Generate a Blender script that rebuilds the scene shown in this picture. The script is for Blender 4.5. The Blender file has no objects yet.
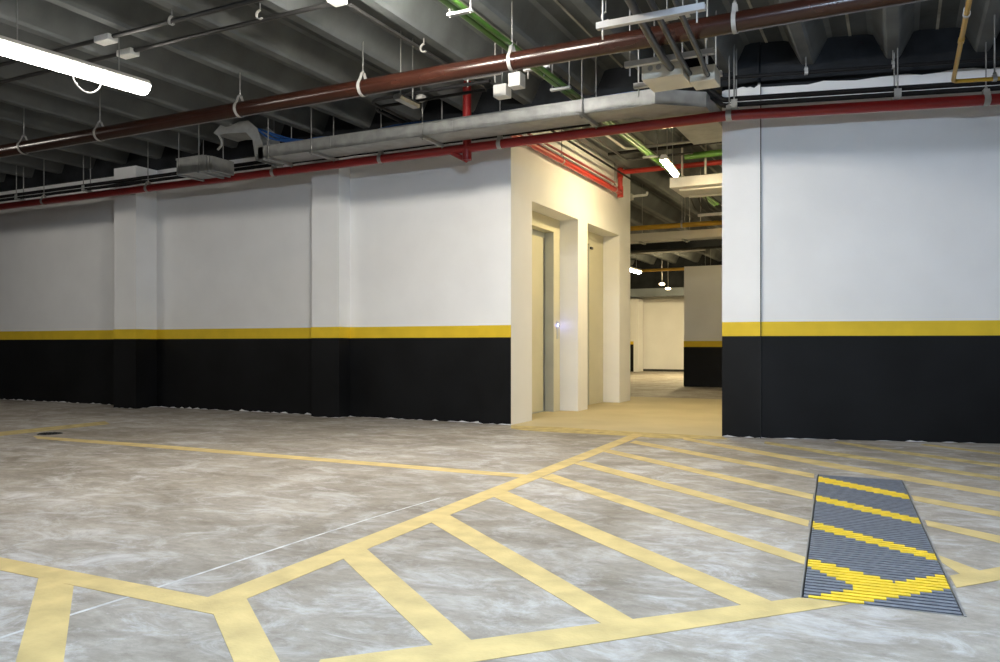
import bpy, math, random
from mathutils import Vector, Matrix
random.seed(7)

# ------------------------------------------------------------------ camera, world, exposure
SC = bpy.context.scene
COL = SC.collection
HC = 0.88                                   # height of the camera above the floor
YAW = math.atan2(0.5, 1.0)                  # the wall line is turned 26.6 degrees to the camera
cam_data = bpy.data.cameras.new('camera')
cam_data.sensor_width = 36.0
cam_data.lens = 36.0 * 800 / 1000
cam_data.shift_y = 0.014
cam_data.clip_end = 200
cam = bpy.data.objects.new('camera', cam_data)
cam.location = (0, 0, HC)
cam.rotation_euler = (math.pi / 2, 0, YAW)
COL.objects.link(cam)
SC.camera = cam

world = bpy.data.worlds.new('world')
SC.world = world
world.use_nodes = True
world.node_tree.nodes['Background'].inputs[0].default_value = (0.8, 0.85, 1.0, 1)
world.node_tree.nodes['Background'].inputs[1].default_value = 0.02

SC.view_settings.view_transform = 'Standard'
SC.view_settings.look = 'None'
SC.view_settings.exposure = 0.0
SC.view_settings.gamma = 1.0
SC.view_settings.use_curve_mapping = False

COOL = (0.80, 0.87, 1.0)
MILD = (1.0, 0.94, 0.84)
WARM = (1.0, 0.80, 0.44)
# lamp rows: (x, y near end, length, z, brightness, colour)
ROOM_LAMP = 65.0
MILD_LAMP = 345.0
FLASH_FILL = 450.0  # added unseen lamp standing in for the camera flash
SIDE_FILL = 80.0  # added unseen lamp that lifts the dim left wall
LEFT_LAMP = 28.0
HALL_LAMP = 235.0
MID_LAMP = 110.0
FAR_FILL = 520.0  # added unseen lamp that brightens the far wall
DIM_LAMP = 8.0

# ------------------------------------------------------------------ photo geometry -> place
C2, S2 = math.cos(YAW), math.sin(YAW)


def ray(u, v):
    X, Z = (u - 500) / 800, (345 - v) / 800
    return Vector((C2 * X - S2, S2 * X + C2, Z))


def fl(u, v, z=0.0):
    """the floor point seen at u, v"""
    d = ray(u, v)
    k = (z - HC) / d.z
    return Vector((d.x * k, d.y * k, z))


def on_b(u, v, b):
    """the point seen at u, v on the vertical plane y = b"""
    d = ray(u, v)
    k = b / d.y
    return Vector((d.x * k, b, HC + d.z * k))


def at_z(u, v, z):
    return fl(u, v, z)


def x_at(u, b):
    d = ray(u, 345)
    return d.x * b / d.y


# ------------------------------------------------------------------ mesh builder
class MB:
    def __init__(self):
        self.v, self.f, self.m, self.s = [], [], [], []

    def add(self, verts, faces, m=0, smooth=False):
        o = len(self.v)
        self.v += [tuple(p) for p in verts]
        for f in faces:
            self.f.append([i + o for i in f])
            self.m.append(m)
            self.s.append(smooth)

    def box(self, x0, y0, z0, x1, y1, z1, m=0):
        self.add([(x0, y0, z0), (x1, y0, z0), (x1, y1, z0), (x0, y1, z0),
                  (x0, y0, z1), (x1, y0, z1), (x1, y1, z1), (x0, y1, z1)],
                 [(0, 3, 2, 1), (4, 5, 6, 7), (0, 1, 5, 4), (1, 2, 6, 5), (2, 3, 7, 6), (3, 0, 4, 7)], m)
        return self

    def obox(self, p, ax, ay, az, m=0):
        """box from corner p with edge vectors ax, ay, az"""
        p, ax, ay, az = Vector(p), Vector(ax), Vector(ay), Vector(az)
        c = [p, p + ax, p + ax + ay, p + ay]
        self.add(c + [q + az for q in c],
                 [(0, 3, 2, 1), (4, 5, 6, 7), (0, 1, 5, 4), (1, 2, 6, 5), (2, 3, 7, 6), (3, 0, 4, 7)], m)
        return self

    def prism(self, poly, z0, z1, m=0):
        n = len(poly)
        vs = [(p[0], p[1], z0) for p in poly] + [(p[0], p[1], z1) for p in poly]
        fs = [list(range(n))[::-1], list(range(n, 2 * n))]
        fs += [(i, (i + 1) % n, n + (i + 1) % n, n + i) for i in range(n)]
        self.add(vs, fs, m)
        return self

    def sweep_profile(self, loop, vec, m=0, smooth=False):
        """closed 3D loop extruded by vec"""
        n = len(loop)
        vs = [Vector(p) for p in loop] + [Vector(p) + Vector(vec) for p in loop]
        fs = [list(range(n))[::-1], list(range(n, 2 * n))]
        fs += [(i, (i + 1) % n, n + (i + 1) % n, n + i) for i in range(n)]
        self.add(vs, fs, m, smooth)
        return self

    def tube(self, pts, r, seg=14, m=0, caps=True, closed=False):
        pts = [Vector(p) for p in pts]
        n = len(pts)
        rings = []
        ref = None
        for i, p in enumerate(pts):
            if closed:
                d0 = (p - pts[i - 1]).normalized()
                d1 = (pts[(i + 1) % n] - p).normalized()
            else:
                d0 = (p - pts[i - 1]).normalized() if i else (pts[1] - p).normalized()
                d1 = (pts[i + 1] - p).normalized() if i < n - 1 else d0
            t = (d0 + d1)
            t = t.normalized() if t.length > 1e-6 else d0
            if ref is None:
                ref = Vector((0, 0, 1)) if abs(t.z) < 0.9 else Vector((1, 0, 0))
            ref = (ref - t * ref.dot(t)).normalized()
            bi = t.cross(ref)
            k = 1 / max(0.5, t.dot(d0))
            side = d1 - d0
            ring = []
            for j in range(seg):
                a = 2 * math.pi * j / seg
                off = ref * math.cos(a) * r + bi * math.sin(a) * r
                if side.length > 1e-5:
                    sd = side.normalized()
                    off += sd * off.dot(sd) * (k - 1)
                ring.append(p + off)
            rings.append(ring)
        vs = [q for ring in rings for q in ring]
        fs = []
        for i in range(n if closed else n - 1):
            i2 = (i + 1) % n
            for j in range(seg):
                j2 = (j + 1) % seg
                fs.append((i * seg + j, i * seg + j2, i2 * seg + j2, i2 * seg + j))
        self.add(vs, fs, m, True)
        if caps and not closed:
            self.add(rings[0], [list(range(seg))[::-1]], m)
            self.add(rings[-1], [list(range(seg))], m)
        return self

    def band(self, pts, wdir, width, th, m=0):
        """flat strap along pts, width along wdir, thickness th"""
        pts = [Vector(p) for p in pts]
        w = Vector(wdir).normalized() * width / 2
        n = len(pts)
        vs = []
        for i, p in enumerate(pts):
            t = (pts[min(i + 1, n - 1)] - pts[max(i - 1, 0)]).normalized()
            nn = t.cross(w).normalized() * th / 2
            vs += [p - w - nn, p + w - nn, p + w + nn, p - w + nn]
        fs = []
        for i in range(n - 1):
            for j in range(4):
                j2 = (j + 1) % 4
                fs.append((i * 4 + j, i * 4 + j2, i * 4 + 4 + j2, i * 4 + 4 + j))
        fs += [(3, 2, 1, 0), tuple((n - 1) * 4 + j for j in range(4))]
        self.add(vs, fs, m)
        return self

    def lathe(self, prof, c, seg=16, m=0):
        """profile of (radius, z) around the vertical axis at c"""
        c = Vector(c)
        vs, fs = [], []
        for r, z in prof:
            for j in range(seg):
                a = 2 * math.pi * j / seg
                vs.append(c + Vector((r * math.cos(a), r * math.sin(a), z)))
        for i in range(len(prof) - 1):
            for j in range(seg):
                j2 = (j + 1) % seg
                fs.append((i * seg + j, i * seg + j2, i * seg + seg + j2, i * seg + seg + j))
        fs.append(list(range(seg))[::-1])
        fs.append([(len(prof) - 1) * seg + j for j in range(seg)])
        self.add(vs, fs, m, True)
        return self

    def build(self, name, mats, parent=None, bevel=0.0):
        me = bpy.data.meshes.new(name)
        me.from_pydata(self.v, [], self.f)
        if not isinstance(mats, (list, tuple)):
            mats = [mats]
        for mt in mats:
            me.materials.append(mt)
        for p, mi, s in zip(me.polygons, self.m, self.s):
            p.material_index = mi
            p.use_smooth = s
        import bmesh
        bm = bmesh.new()
        bm.from_mesh(me)
        bmesh.ops.recalc_face_normals(bm, faces=bm.faces)
        bm.to_mesh(me)
        bm.free()
        o = bpy.data.objects.new(name, me)
        COL.objects.link(o)
        if parent is not None:
            o.parent = parent
            o.matrix_parent_inverse = Matrix.Translation(-parent.location)
        if bevel:
            b = o.modifiers.new('bevel', 'BEVEL')
            b.width = bevel
            b.segments = 2
            b.limit_method = 'ANGLE'
        return o


def fillet(pts, r, n=6):
    """round the corners of a polyline"""
    pts = [Vector(p) for p in pts]
    out = [pts[0]]
    for i in range(1, len(pts) - 1):
        p, a, b = pts[i], pts[i - 1], pts[i + 1]
        d0, d1 = (a - p), (b - p)
        rr = min(r, d0.length * 0.49, d1.length * 0.49)
        s, e = p + d0.normalized() * rr, p + d1.normalized() * rr
        for k in range(n + 1):
            t = k / n
            out.append(s * (1 - t) ** 2 + p * 2 * t * (1 - t) + e * t * t)
    out.append(pts[-1])
    return out


def tag(o, label, cat, group=None):
    o['label'] = label
    o['category'] = cat
    if group:
        o['group'] = group
    return o


def thing(name, label, cat, loc=(0, 0, 0), group=None):
    o = bpy.data.objects.new(name, None)
    o.empty_display_size = 0.1
    o.location = loc
    COL.objects.link(o)
    return tag(o, label, cat, group)


def struct(o, label=None, cat=None):
    o['kind'] = 'structure'
    if label:
        o['label'] = label
        o['category'] = cat or 'wall'
    return o


# ------------------------------------------------------------------ materials
def new_mat(name):
    m = bpy.data.materials.new(name)
    m.use_nodes = True
    return m, m.node_tree, m.node_tree.nodes['Principled BSDF']


def plain(name, col, rough=0.5, metal=0.0, var=0.12, scale=6.0, bump=0.0, spec=0.5):
    """a coat or metal with slight uneven tone"""
    m, nt, bs = new_mat(name)
    N, L = nt.nodes, nt.links
    tc = N.new('ShaderNodeTexCoord')
    no = N.new('ShaderNodeTexNoise')
    no.inputs['Scale'].default_value = scale
    no.inputs['Detail'].default_value = 6
    L.new(tc.outputs['Object'], no.inputs['Vector'])
    cr = N.new('ShaderNodeValToRGB')
    cr.color_ramp.elements[0].position = 0.3
    cr.color_ramp.elements[1].position = 0.7
    cr.color_ramp.elements[0].color = tuple(c * (1 - var) for c in col) + (1,)
    cr.color_ramp.elements[1].color = tuple(min(1, c * (1 + var)) for c in col) + (1,)
    L.new(no.outputs['Fac'], cr.inputs['Fac'])
    L.new(cr.outputs['Color'], bs.inputs['Base Color'])
    bs.inputs['Roughness'].default_value = rough
    bs.inputs['Metallic'].default_value = metal
    bs.inputs['Specular IOR Level'].default_value = spec
    if bump:
        bp = N.new('ShaderNodeBump')
        bp.inputs['Strength'].default_value = bump
        bp.inputs['Distance'].default_value = 0.01
        n2 = N.new('ShaderNodeTexNoise')
        n2.inputs['Scale'].default_value = scale * 12
        L.new(tc.outputs['Object'], n2.inputs['Vector'])
        L.new(n2.outputs['Fac'], bp.inputs['Height'])
        L.new(bp.outputs['Normal'], bs.inputs['Normal'])
    return m


def glow(name, col, strength):
    m, nt, bs = new_mat(name)
    bs.inputs['Base Color'].default_value = (0.9, 0.9, 0.9, 1)
    bs.inputs['Emission Color'].default_value = col + (1,)
    bs.inputs['Emission Strength'].default_value = strength
    return m


def concrete():
    m, nt, bs = new_mat('concrete_floor')
    N, L = nt.nodes, nt.links
    tc = N.new('ShaderNodeTexCoord')

    def noise(scale, detail, rough, stretch=(1, 1, 1), dist=0.0, rot=0.0):
        mp = N.new('ShaderNodeMapping')
        mp.inputs['Scale'].default_value = stretch
        mp.inputs['Rotation'].default_value = (0, 0, rot)
        L.new(tc.outputs['Object'], mp.inputs['Vector'])
        n = N.new('ShaderNodeTexNoise')
        n.inputs['Scale'].default_value = scale
        n.inputs['Detail'].default_value = detail
        n.inputs['Roughness'].default_value = rough
        n.inputs['Distortion'].default_value = dist
        L.new(mp.outputs['Vector'], n.inputs['Vector'])
        return n.outputs['Fac']

    def ramp(fac, p0, c0, p1, c1):
        r = N.new('ShaderNodeValToRGB')
        r.color_ramp.elements[0].position = p0
        r.color_ramp.elements[0].color = c0 + (1,)
        r.color_ramp.elements[1].position = p1
        r.color_ramp.elements[1].color = c1 + (1,)
        L.new(fac, r.inputs['Fac'])
        return r.outputs['Color']

    def mix(fac, a, b, mode='MIX'):
        x = N.new('ShaderNodeMix')
        x.data_type = 'RGBA'
        x.blend_type = mode
        if isinstance(fac, float):
            x.inputs[0].default_value = fac
        else:
            L.new(fac, x.inputs[0])
        L.new(a, x.inputs[6])
        L.new(b, x.inputs[7])
        return x.outputs[2]

    base = ramp(noise(1.5, 10, 0.68, (1, 1.7, 1), 0.35), 0.34, FLOOR_DARK, 0.66, FLOOR_LIGHT)
    fine = ramp(noise(10, 12, 0.8, (1, 1.8, 1), 0.5, 0.4), 0.34, (0.60, 0.59, 0.58), 0.68, (1.0, 1.0, 1.0))
    c = mix(1.0, base, fine, 'MULTIPLY')
    # pale lime bloom in cloudy patches
    bl = noise(3.2, 12, 0.78, (1, 1.5, 1), 0.7, -0.3)
    br = ramp(bl, 0.48, (0, 0, 0), 0.64, (0.6, 0.6, 0.6))
    pale = N.new('ShaderNodeRGB')
    pale.outputs[0].default_value = (0.60, 0.60, 0.61, 1)
    c = mix(br, c, pale.outputs[0])
    # darker scuffs
    sc = ramp(noise(0.55, 5, 0.6, (1, 1, 1), 0.8), 0.36, (0.70, 0.67, 0.62), 0.6, (1, 1, 1))
    c = mix(1.0, c, sc, 'MULTIPLY')
    L.new(c, bs.inputs['Base Color'])
    bs.inputs['Roughness'].default_value = 0.62
    bs.inputs['Specular IOR Level'].default_value = 0.3
    bp = N.new('ShaderNodeBump')
    bp.inputs['Strength'].default_value = 0.25
    bp.inputs['Distance'].default_value = 0.004
    L.new(noise(60, 6, 0.7), bp.inputs['Height'])
    L.new(bp.outputs['Normal'], bs.inputs['Normal'])
    return m


FLOOR_DARK = (0.27, 0.24, 0.20)
FLOOR_LIGHT = (0.48, 0.445, 0.395)
M_FLOOR = concrete()
M_WHITE = plain('white_wall_paint', (0.80, 0.80, 0.80), 0.75, 0, 0.03, 2.0, 0.05, 0.3)
M_BLACK = plain('black_wall_paint', (0.0048, 0.0052, 0.006), 0.55, 0, 0.5, 1.5, 0.1, 0.22)
M_YELLOW = plain('yellow_wall_paint', (0.72, 0.50, 0.028), 0.6, 0, 0.07, 5.0, 0.05, 0.3)
M_LINE = plain('yellow_floor_paint', (0.51, 0.39, 0.165), 0.65, 0, 0.17, 7.0, 0.15, 0.3)
M_LINE_WORN = plain('worn_yellow_floor_paint', (0.43, 0.34, 0.14), 0.7, 0, 0.28, 9.0, 0.15, 0.3)
M_CHALK = plain('chalk_line', (0.50, 0.50, 0.49), 0.8, 0, 0.3, 14.0)
M_SMOOTH = plain('smooth_sealed_floor', (0.45, 0.385, 0.235), 0.65, 0, 0.08, 1.5, 0, 0.2)
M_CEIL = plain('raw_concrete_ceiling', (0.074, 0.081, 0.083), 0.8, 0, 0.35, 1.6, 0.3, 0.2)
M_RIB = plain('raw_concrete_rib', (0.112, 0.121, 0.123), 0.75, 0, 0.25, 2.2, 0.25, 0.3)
M_JOINT = plain('pale_joint_grout', (0.30, 0.29, 0.25), 0.8, 0, 0.5, 3.0)
M_BEAM = plain('dark_beam_coating', (0.016, 0.018, 0.021), 0.85, 0, 0.5, 3.0, 0.3, 0.2)
M_RED = plain('red_pipe_paint', (0.25, 0.016, 0.016), 0.3, 0, 0.10, 5.0)
M_CORAL = plain('bright_red_pipe_paint', (0.42, 0.03, 0.02), 0.4, 0, 0.08, 5.0)
M_BROWN = plain('brown_pipe_paint', (0.027, 0.0085, 0.005), 0.25, 0, 0.15, 5.0)
M_PIPEBLACK = plain('black_pipe_paint', (0.009, 0.009, 0.010), 0.65, 0, 0.3, 5.0, 0, 0.2)
M_CONDUIT = plain('dark_grey_conduit', (0.032, 0.032, 0.032), 0.4, 0.2, 0.2, 8.0)
M_YPIPE = plain('yellow_pipe_paint', (0.46, 0.27, 0.018), 0.45, 0, 0.1, 6.0)
M_GREEN = plain('green_pipe_paint', (0.055, 0.15, 0.018), 0.4, 0, 0.1, 6.0)
M_GALV = plain('galvanised_sheet', (0.33, 0.34, 0.34), 0.45, 0.35, 0.16, 9.0, 0.05)
M_ROD = plain('zinc_rod', (0.27, 0.27, 0.265), 0.4, 0.6, 0.1, 20.0)
M_STRAP = plain('pale_zinc_strap', (0.40, 0.395, 0.38), 0.45, 0.2, 0.1, 20.0)
M_ENAMEL = plain('white_enamel', (0.60, 0.60, 0.58), 0.4, 0, 0.03, 6.0)
M_CHANNEL = plain('white_zinc_channel', (0.50, 0.50, 0.51), 0.45, 0.1, 0.06, 9.0)
M_CREAM = plain('cream_plastic', (0.72, 0.68, 0.58), 0.5, 0, 0.04, 6.0)
M_BLUE = plain('blue_cable', (0.02, 0.09, 0.30), 0.5, 0, 0.2, 10.0)
M_WCABLE = plain('white_cable', (0.75, 0.75, 0.74), 0.5, 0, 0.05, 10.0)
M_STEELDOOR = plain('beige_lacquered_steel', (0.60, 0.57, 0.42), 0.4, 0, 0.04, 3.0)
M_REVEAL = plain('grey_steel_reveal', (0.46, 0.48, 0.45), 0.35, 0.3, 0.06, 3.0)
M_DARK = plain('dark_recess', (0.01, 0.01, 0.01), 0.8, 0, 0.2, 4.0)
M_GRATE = plain('blue_grey_steel_slat', (0.17, 0.185, 0.22), 0.45, 0.25, 0.25, 30.0)
M_GRATEY = plain('yellow_paint_on_slat', (0.80, 0.55, 0.03), 0.55, 0, 0.12, 20.0)
M_BLUEGREY = plain('blue_grey_duct', (0.20, 0.23, 0.26), 0.6, 0, 0.1, 3.0)
M_TUBE = glow('lit_diffuser', COOL, ROOM_LAMP)
M_FLASH_FILL = glow('flash_fill_diffuser', (0.60, 0.78, 1.0), FLASH_FILL)
M_GLOBE = glow('lit_small_globe', WARM, DIM_LAMP)
M_TUBE_LEFT = glow('lit_diffuser_left', MILD, LEFT_LAMP)
M_TUBE_MILD = glow('lit_diffuser_mild', MILD, MILD_LAMP)
M_SIDE_FILL = glow('side_fill_diffuser', MILD, SIDE_FILL)
M_TUBE_MID = glow('lit_diffuser_mid', WARM, MID_LAMP)
M_TUBE_HALL = glow('lit_warm_diffuser', WARM, HALL_LAMP)
M_FAR_FILL = glow('far_fill_diffuser', WARM, FAR_FILL)
M_LED = glow('blue_led', (0.25, 0.3, 1.0), 25.0)

# ------------------------------------------------------------------ measured places
WB = 7.98                    # the left wall's face
PX, PB = -3.825, 7.92         # its end pier and the corridor corner
RX0, RX1, RB = -1.535, -1.18, 7.86
RDIR = Vector((1.98, 0.49, 0)).normalized()      # the right wall turns slightly away
R0 = Vector((RX1, 7.88, 0))
ZC, ZR = 3.74, 3.50          # underside of the slab, underside of the ribs
XL, XR, YB, YF = -20.0, 7.0, -7.0, 27.0
ZS, ZK = 1.10, 0.965         # top of the yellow band, top of the black band

# grate corners on the floor (near left, near right, far right, far left)
G = [fl(799.6, 598), fl(966.7, 617), fl(903.4, 480.4), fl(817, 474.4)]
gc = (G[0] + G[1] + G[2] + G[3]) / 4
GW = ((G[1] - G[0]).length + (G[2] - G[3]).length) / 2
GL = ((G[3] - G[0]).length + (G[2] - G[1]).length) / 2

# ------------------------------------------------------------------ floor and its paint
mb = MB()
outer = [Vector((XL, YB, 0)), Vector((XR, YB, 0)), Vector((XR, YF, 0)), Vector((XL, YF, 0))]
mb.add(outer + G, [(0, 1, 5, 4), (1, 2, 6, 5), (2, 3, 7, 6), (3, 0, 4, 7)])
floor = struct(mb.build('floor', M_FLOOR))


def paint(name, pix, mat=None, h=0.0015, ext=None):
    """a painted patch of the floor from its outline in the photo"""
    pts = [fl(*p) for p in pix]
    if ext:
        for i, j, d in ext:                       # lengthen corner i away from corner j by d metres
            pts[i] = pts[i] + (pts[i] - pts[j]).normalized() * d
    b = MB().prism([(p.x, p.y) for p in pts], 0.0002, h)
    o = b.build(name, mat or M_LINE, floor)
    o['label'] = {'chalk_line': 'thin white chalk line'}.get(name, 'yellow painted line')
    return o


# outlines: bay border running left, diagonal border, front border
paint('border_line', [(0, 557.5), (208, 597.5), (213.6, 614.6), (0, 570.4)], ext=[(0, 1, 1.5), (3, 2, 1.5)])
paint('border_line', [(208, 597.5), (634, 433.6), (644, 435), (246.7, 599), (213.6, 614.6)], h=0.0018)
paint('border_line', [(320.6, 660), (799.5, 597.9), (850, 604.2), (556.6, 649.5), (300, 689)], h=0.0018)
paint('border_line', [(949.8, 576), (1000, 567.2), (1000, 580.3), (956.5, 588)], ext=[(1, 0, 0.8), (2, 3, 0.8)], h=0.0018)
# hatching
hatch = [
    [(38.7, 577.8), (73.7, 586), (63.6, 662), (15.7, 662)],
    [(213.6, 614.6), (246.7, 599), (280, 662), (233.8, 662)],
    [(345.4, 561), (368.8, 551), (473.3, 642.3), (434.8, 647.3)],
    [(433.4, 524), (452.7, 517), (638, 622.3), (603, 624.6)],
    [(498, 499), (512, 493.5), (774, 602.5), (744.6, 606.8)],
    [(546, 479.4), (557, 475.5), (806, 557.5), (804.2, 564.7)],
    [(578, 465), (589, 462.5), (809.2, 520.7), (807.8, 526.6)],
    [(608, 453), (614, 450.5), (813.2, 494.6), (812.6, 499.8)],
    [(634, 443.6), (640, 441.5), (814.2, 474.0), (813.8, 478.2)],
    [(684, 440), (682, 437.2), (830, 462.8), (1000, 492), (1000, 497), (830, 467.6)],
]
for k, hp in enumerate(hatch):
    ex = [(2, 1, 0.6), (3, 0, 0.6)] if k < 2 else ([(3, 2, 0.6), (4, 5, 0.6)] if k == 9 else None)
    if ex is None:
        ex = [(0, 3, 0.07), (1, 2, 0.07)]        # run on under the border line
    paint('hatch_stripe', hp, ext=ex)
for hp in ([(911.0, 495.4), (1000, 511.8), (1000, 517), (914.5, 500.8)],
           [(925, 520.2), (1000, 536), (1000, 543.3), (927.5, 526)],
           [(938, 555.2), (980, 570.8), (962, 575.5), (941.5, 562.4)]):
    paint('hatch_stripe', hp, ext=[(1, 0, 0.6), (2, 3, 0.6)] if hp[1][0] == 1000 else None)
for hp in ([(765, 441.5), (830, 451.5), (1000, 477), (1000, 480.4), (830, 455), (764, 443.6)],
           [(838, 441.3), (898, 450.6), (1000, 464.5), (1000, 467.4), (898, 453.2), (834, 442.6)],
           [(925, 444), (1000, 453), (1000, 455), (920, 445)]):
    n = len(hp)
    paint('hatch_stripe', hp, M_LINE_WORN, ext=[(n // 2 - 1, n // 2 - 2, 0.6), (n // 2, n // 2 + 1, 0.6)])
# bay lines at the back and the line across the corridor mouth
paint('bay_line', [(33, 436), (150, 444.2), (526, 474.6), (522, 477.8), (150, 447.5), (37.5, 438.9)])
paint('bay_line', [(0, 432), (105, 421.3), (110, 424), (0, 436)], M_LINE_WORN, ext=[(0, 1, 1.5), (3, 2, 1.5)])
paint('threshold_line', [(511, 425.6), (560, 427.3), (634, 432), (660, 433.6), (722, 436.6), (728, 439.3),
                         (660, 438.4), (630, 436), (530, 431), (511, 428.8)], M_LINE_WORN, h=0.0012)
cl = [(0, 638, 0.9), (72, 614.5, 0.8), (130, 596.5, 0.75), (205, 572, 0.65), (300, 541, 0.5), (375, 517, 0.4), (440, 498, 0.25)]
paint('chalk_line', [(u, v - w) for u, v, w in cl] + [(u, v + w) for u, v, w in cl[::-1]], M_CHALK, h=0.0009, ext=None)
# the sealed floor of the corridor
b = MB().prism([(PX, 7.90), (RX0, 7.82), (RX0, 13.2), (PX - 0.4, 13.2), (PX - 0.4, 8.45), (PX, 8.45)], 0.0002, 0.001)
o = b.build('corridor_screed', M_SMOOTH, floor)
o['label'] = 'smooth pale sealed floor of the corridor'

# ------------------------------------------------------------------ ceiling
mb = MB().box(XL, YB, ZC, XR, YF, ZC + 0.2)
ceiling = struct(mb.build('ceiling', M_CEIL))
k = -27
x = -0.77 + 0.714 * k
while x < XR - 0.3:
    if x > XL + 0.3:
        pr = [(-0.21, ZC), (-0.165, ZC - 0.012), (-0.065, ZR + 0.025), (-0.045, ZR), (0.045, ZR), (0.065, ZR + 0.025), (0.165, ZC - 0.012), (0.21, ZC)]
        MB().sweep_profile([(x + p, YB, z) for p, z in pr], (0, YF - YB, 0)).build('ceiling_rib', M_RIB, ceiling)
        MB().box(x + 0.345, YB, ZC - 0.006, x + 0.369, YF, ZC + 0.01).build('panel_joint', M_JOINT, ceiling)
    x += 0.714
# the dark coated beams above the walls
mb = MB().box(XL, PB + 0.002, 3.36, RX1, 8.28, ZC)
ceiling_beam = struct(mb.build('ceiling_beam', M_BEAM))
rb = []
for t in range(0, 61):                                   # ragged lower edge of the coating on the right wall
    rb.append((t / 60 * 8.4, 3.325 + 0.02 * t * 0.14 + 0.010 * math.sin(t * 1.7) + random.uniform(-0.010, 0.010) - (0.012 if t in (1, 2, 5) else 0)))
nrm = Vector((RDIR.y, -RDIR.x, 0))
lp = [R0 + RDIR * s + Vector((0, 0, z)) for s, z in rb] + [R0 + RDIR * 8.4 + Vector((0, 0, ZC)), R0 + Vector((0, 0, ZC))]
MB().sweep_profile(lp, nrm * 0.012).build('ceiling_beam_coating', M_BEAM, ceiling_beam)
rb = [(RX0 + t * 0.033, 3.33 + random.uniform(-0.015, 0.015)) for t in range(11)]
lp = [Vector((xx, RB, z)) for xx, z in rb] + [Vector((RX1, RB, ZC)), Vector((RX0, RB, ZC))]
MB().sweep_profile(lp, (0, -0.01, 0)).build('ceiling_beam_coating', M_BEAM, ceiling_beam)

# ------------------------------------------------------------------ walls with painted bands


def ribbon(path, z0, z1, off, mat, name, parent, ragged=0.0, up=0.0):
    """a coat of paint following a wall's footprint; the wall lies left of the path's travel"""
    pts = [Vector((p[0], p[1], 0)) for p in path]
    fine = [pts[0]]
    for a, c in zip(pts, pts[1:]):
        n = max(1, int((c - a).length / 0.05)) if ragged else 1
        for i in range(1, n + 1):
            fine.append(a.lerp(c, i / n))
    n = len(fine)
    mb = MB()
    vs = []
    for i, p in enumerate(fine):
        d0 = (p - fine[i - 1]).normalized() if i else (fine[1] - p).normalized()
        d1 = (fine[i + 1] - p).normalized() if i < n - 1 else d0
        n0, n1 = Vector((d0.y, -d0.x, 0)), Vector((d1.y, -d1.x, 0))
        nn = (n0 + n1).normalized()
        q = p + nn * off / max(0.3, nn.dot(n0))
        zz = z0 + (max(0, random.gauss(0.3, 0.8)) * ragged if ragged else 0)
        zt = z1
        vs += [(p.x, p.y, zz), (q.x, q.y, zz), (q.x, q.y, zt), (p.x, p.y, zt)]
    fs = []
    for i in range(n - 1):
        for j in range(4):
            j2 = (j + 1) % 4
            fs.append((i * 4 + j, i * 4 + 4 + j, i * 4 + 4 + j2, i * 4 + j2))
    fs += [(0, 1, 2, 3), tuple((n - 1) * 4 + j for j in (3, 2, 1, 0))]
    mb.add(vs, fs)
    return mb.build(name, mat, parent)


left_path = [(XL, WB), (-9.887, WB), (-9.887, 7.635), (-9.44, 7.635), (-9.44, WB), (-6.47, WB), (-6.47, 7.763),
             (-6.054, 7.763), (-6.054, WB), (-4.22, WB), (-4.22, PB), (PX, PB)]
wall_left = struct(MB().prism(left_path + [(PX, 8.06), (XL, 8.06)], 0, 3.36).build('wall_left', M_WHITE))
ribbon(left_path, 0.0, ZK, 0.004, M_BLACK, 'black_band', wall_left, 0.012)['label'] = 'black painted lower band'
ribbon(left_path, ZK, ZS, 0.005, M_YELLOW, 'yellow_band', wall_left)['label'] = 'yellow painted stripe'

right_end = R0 + RDIR * 8.35
right_path = [(RX0, RB), (RX1, RB), (RX1, R0.y), (right_end.x, right_end.y)]
pier = struct(MB().prism([(RX0, RB), (RX1, RB), (RX1, 8.5), (RX0, 8.5)], 0, 3.36).build('wall_right_pier', M_WHITE))
ribbon(right_path[:2], 0.0, ZK, 0.004, M_BLACK, 'black_band', pier, 0.006)['label'] = 'black painted lower band'
ribbon(right_path[:2], ZK, ZS, 0.005, M_YELLOW, 'yellow_band', pier)['label'] = 'yellow painted stripe'
e2 = right_end - nrm * 0.25
wall_right = struct(MB().prism([(R0.x + 0.0, R0.y), (right_end.x, right_end.y), (e2.x, e2.y), (R0.x + 0.0, R0.y + 0.3)], 0, ZC).build('wall_right', M_WHITE))
rp = [(R0.x + 0.0, R0.y), (right_end.x, right_end.y)]
ribbon(rp, 0.0, ZK, 0.004, M_BLACK, 'black_band', wall_right, 0.008)['label'] = 'black painted lower band'
ribbon(rp, ZK, ZS, 0.005, M_YELLOW, 'yellow_band', wall_right)['label'] = 'yellow painted stripe'
MB().box(RX1 - 0.0005, RB - 0.0045, 0, RX1 + 0.005, R0.y + 0.02, 3.36).build('joint_seal', M_DARK, wall_right)
# the corridor's far side and the walls round the garage behind the camera
struct(MB().box(RX0, 8.5, 0, RX0 + 0.2, 12.4, ZC).build('wall_corridor_right', M_WHITE))
struct(MB().box(XL - 0.2, YB, 0, XL, YF, ZC).build('wall_side_left', M_WHITE))
struct(MB().box(XR, YB, 0, XR + 0.2, YF, ZC).build('wall_side_right', M_WHITE))
struct(MB().box(XL, YB - 0.2, 0, XR, YB, ZC).build('wall_back', M_WHITE))

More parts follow.
